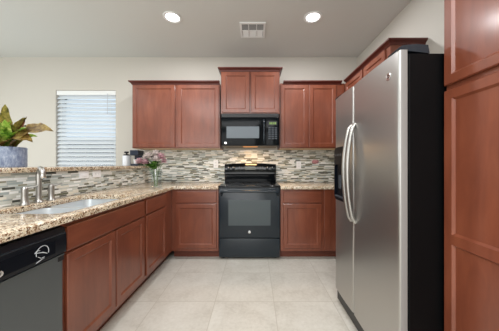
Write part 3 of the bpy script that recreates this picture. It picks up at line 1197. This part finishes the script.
def leaf(bm, base, tip, width, arch, mi, roll=0.0, fold=0.25):
    """A croton leaf: tapered blade with folded midrib, arching from base to tip."""
    base, tip = Vector(base), Vector(tip)
    d = tip - base
    L = d.length
    side = d.cross(Vector((0, 0, 1)))
    if side.length < 1e-4:
        side = Vector((1, 0, 0))
    side.normalize()
    side = Matrix.Rotation(roll, 3, d.normalized()) @ side
    upv = side.cross(d).normalized()
    n = 10
    t = new()
    top = []
    for i in range(n + 1):
        u = i / n
        c = base + d * u + Vector((0, 0, arch * 4 * u * (1 - u)))
        w_ = width * (math.sin(PI * min(1, (0.06 + 0.94 * u)) ** 0.85) ** 0.8) * 0.5
        if i == 0:
            w_ = width * 0.06
        if i == n:
            w_ = 0.0006
        wob = 0.06 * width * math.sin(i * 1.9)
        top.append([t.verts.new(c - side * w_ + upv * (w_ * fold + wob)), t.verts.new(c), t.verts.new(c + side * w_ + upv * (w_ * fold - wob))])
    for a, b in zip(top, top[1:]):
        t.faces.new((a[0], a[1], b[1], b[0]))
        t.faces.new((a[1], a[2], b[2], b[1]))
    bmesh.ops.solidify(t, geom=t.faces[:], thickness=0.0012)
    return merge(bm, t, mi)


t = thing('potted_plant', 'croton with green and bronze leaves in a round blue-grey pot on the bar', 'plant', (PXc, PYc, 1.165))
bm = lathe(new(), [(0, 0.0), (PR - 0.004, 0.0), (PR, 0.004), (PR, 0.150), (PR - 0.003, 0.154), (PR - 0.010, 0.154), (PR - 0.012, 0.150), (PR - 0.012, 0.132), (0, 0.132)], 48)
obj('pot', bm, pot_mat(), t, smooth=40)
obj('soil', lathe(new(), [(0, 0.1325), (PR - 0.013, 0.1325), (PR - 0.02, 0.142), (0.04, 0.148), (0, 0.150)], 24), mat('dark_soil', srgb(46, 34, 28), 0.9), t, smooth=60)
bm = new()
hand = [((0.05, -0.02, 0.15), (0.400, -0.03, 0.270), 0.15, 0.065, 2, 0.85), ((0.03, -0.05, 0.15), (0.275, -0.06, 0.185), 0.13, 0.060, 2, 0.7),
        ((0.02, -0.04, 0.15), (0.125, -0.07, 0.345), 0.09, 0.010, 0, 0.9), ((0.02, -0.02, 0.15), (0.205, -0.03, 0.295), 0.085, 0.035, 0, 0.7),
        ((0.0, -0.06, 0.15), (0.05, -0.12, 0.345), 0.085, 0.020, 0, 1.2), ((0.03, 0.0, 0.16), (0.235, 0.03, 0.300), 0.022, 0.02, 0, 0.2),
        ((-0.02, 0.0, 0.15), (-0.02, 0.02, 0.49), 0.10, 0.0, 1, 1.4), ((0.0, 0.02, 0.15), (0.12, 0.05, 0.40), 0.075, 0.01, 3, 1.2),
        ((0.0, -0.03, 0.15), (0.010, -0.06, 0.420), 0.065, 0.01, 3, 1.5), ((-0.03, -0.05, 0.15), (-0.03, -0.14, 0.27), 0.085, 0.055, 2, 1.0),
        ((0.02, -0.06, 0.15), (0.09, -0.15, 0.195), 0.08, 0.05, 2, 0.9), ((-0.02, 0.02, 0.15), (-0.10, -0.02, 0.41), 0.08, 0.0, 1, 1.1)]
for h in hand:
    leaf(bm, *h)
for k in range(34):
    a = random.uniform(0, 2 * PI)
    r = random.uniform(0.08, 0.20)
    z = random.uniform(0.24, 0.44) - r * 0.35
    b = (0.04 * math.cos(a), 0.04 * math.sin(a), 0.148)
    leaf(bm, b, (r * math.cos(a), r * math.sin(a), z), random.uniform(0.05, 0.085), random.uniform(0.01, 0.06), random.choice((0, 0, 1, 1, 2, 0, 3)), random.uniform(-1, 1))
for k in range(10):
    a = random.uniform(-0.06, 0.15)
    leaf(bm, (0.02 + a * 0.2, -0.03, 0.15), (a, random.uniform(-0.15, -0.08), random.uniform(0.21, 0.36)), random.uniform(0.045, 0.065), 0.03, random.choice((0, 0, 0, 1, 3)), random.uniform(-0.4, 0.4))
obj('foliage', bm, LM, t, smooth=40)
bm = new()
for k in range(5):
    a = k * 1.3
    tube(bm, [(0.025 * math.cos(a), 0.025 * math.sin(a), 0.14), (0.035 * math.cos(a), 0.035 * math.sin(a), 0.24), (0.05 * math.cos(a), 0.05 * math.sin(a), 0.32)], [0.006, 0.005, 0.003], 7)
obj('stems', bm, LM[1], t, smooth=60)

# ------------------------------------------------------------------ flowers in a glass vase
VX, VY = -1.130, 2.56
t = thing('glass_vase', 'clear glass vase on the countertop holding pink flowers', 'vase', (VX, VY, 0.914))
bm = lathe(new(), [(0, 0.0), (0.056, 0.0), (0.060, 0.004), (0.058, 0.10), (0.062, 0.215), (0.058, 0.215), (0.054, 0.10), (0.055, 0.012), (0, 0.010)], 32)
obj('vase_body', bm, M['vase'], t, smooth=60)
t = thing('flower_bouquet', 'small bouquet of pink and white flowers with green leaves in the glass vase', 'flowers', (VX, VY, 0.926))
bm = new()
heads = [(-0.190, -0.01, 0.290, 0.056, 0), (0.062, -0.02, 0.340, 0.060, 0), (-0.080, -0.03, 0.350, 0.060, 1), (-0.010, 0.01, 0.380, 0.060, 1),
         (-0.135, 0.01, 0.320, 0.052, 1), (0.085, 0.0, 0.295, 0.042, 0), (-0.045, 0.05, 0.330, 0.055, 1), (-0.110, -0.04, 0.285, 0.045, 0), (0.02, -0.05, 0.320, 0.05, 1)]
for x, y, z, r, c in heads:
    tube(bm, [(x * 0.10, y * 0.3, 0.006), (x * 0.2, y * 0.4, 0.15), (x * 0.6, y * 0.8, z * 0.82), (x, y, z - r * 0.5)], 0.0028, 6)
obj('stems', bm, mat('stem_green', srgb(86, 120, 60), 0.5), t, smooth=60)
pink, pale = mat('pink_petals', srgb(226, 190, 198), 0.6), mat('pale_petals', srgb(236, 226, 222), 0.6)
for x, y, z, r, c in heads:
    bm = new()
    for ly, (cnt, tiltd, rr) in enumerate(((5, 78, 0.55), (8, 52, 0.85), (10, 20, 1.0), (8, -15, 0.9))):
        for k in range(cnt):
            a = 2 * PI * k / cnt + ly * 0.5
            el = math.radians(tiltd)
            d = Vector((math.cos(a) * math.cos(el), math.sin(a) * math.cos(el), math.sin(el))) * r * (0.7 + 0.3 * rr)
            leaf(bm, (0, 0, -r * 0.25), tuple(d), r * 0.85, -0.006, 0, 0.0, 0.5)
    obj('blossom', bm, pale if c else pink, t, (x, y, z), smooth=50)
bm = new()
for k in range(26):
    a = random.uniform(0, 2 * PI)
    r = random.uniform(0.05, 0.105)
    cx = -0.055
    leaf(bm, (cx * 0.5 + 0.012 * math.cos(a), 0.012 * math.sin(a), 0.205), (cx + r * math.cos(a), 0.8 * r * math.sin(a), random.uniform(0.215, 0.305)), random.uniform(0.04, 0.06), 0.02, 0, random.uniform(-0.6, 0.6))
obj('foliage', bm, leaf_mat('bouquet_leaf', srgb(36, 74, 26), srgb(70, 120, 42), srgb(110, 150, 60)), t, smooth=40)

# ------------------------------------------------------------------ canister and small appliance at the end of the bar
t = thing('canister', 'white canister with a dark lid at the wall end of the bar', 'canister', (-1.855, 3.22, 1.165))
obj('body', lathe(new(), [(0, 0), (0.050, 0), (0.054, 0.004), (0.054, 0.140), (0.050, 0.146), (0, 0.146)], 32), mat('white_ceramic', srgb(226, 230, 236), 0.25), t, smooth=40)
ld = obj('lid', lathe(new(), [(0, 0.1465), (0.040, 0.1465), (0.040, 0.162), (0.036, 0.166), (0, 0.166)], 32), M['black_matte'], t, smooth=40)
obj('knob', lathe(new(), [(0, 0.166), (0.012, 0.166), (0.010, 0.178), (0.030, 0.186), (0.032, 0.200), (0.024, 0.206), (0, 0.207)], 24), M['black_matte'], ld, smooth=40)
t = thing('coffee_maker', 'small dark navy coffee maker beside the white canister, behind the flowers', 'coffee maker', (-1.705, 3.22, 1.165))
navy = mat('dark_navy_plastic', srgb(30, 42, 62), 0.3)
obj('base', mk_box(-0.055, 0.055, -0.075, 0.075, 0, 0.028, 0.006), navy, t)
obj('column', mk_box(-0.052, 0.052, 0.03, 0.072, 0.0285, 0.1445, 0.004), navy, t)
obj('brew_head', mk_box(-0.062, 0.062, -0.080, 0.078, 0.145, 0.222, 0.010, 3), navy, t)
obj('cup', lathe(new(), [(0, 0.0285), (0.024, 0.0285), (0.032, 0.09), (0.030, 0.09), (0.023, 0.032), (0, 0.032)], 24, (0, -0.03, 0)), M['plastic_white'], t, smooth=40)
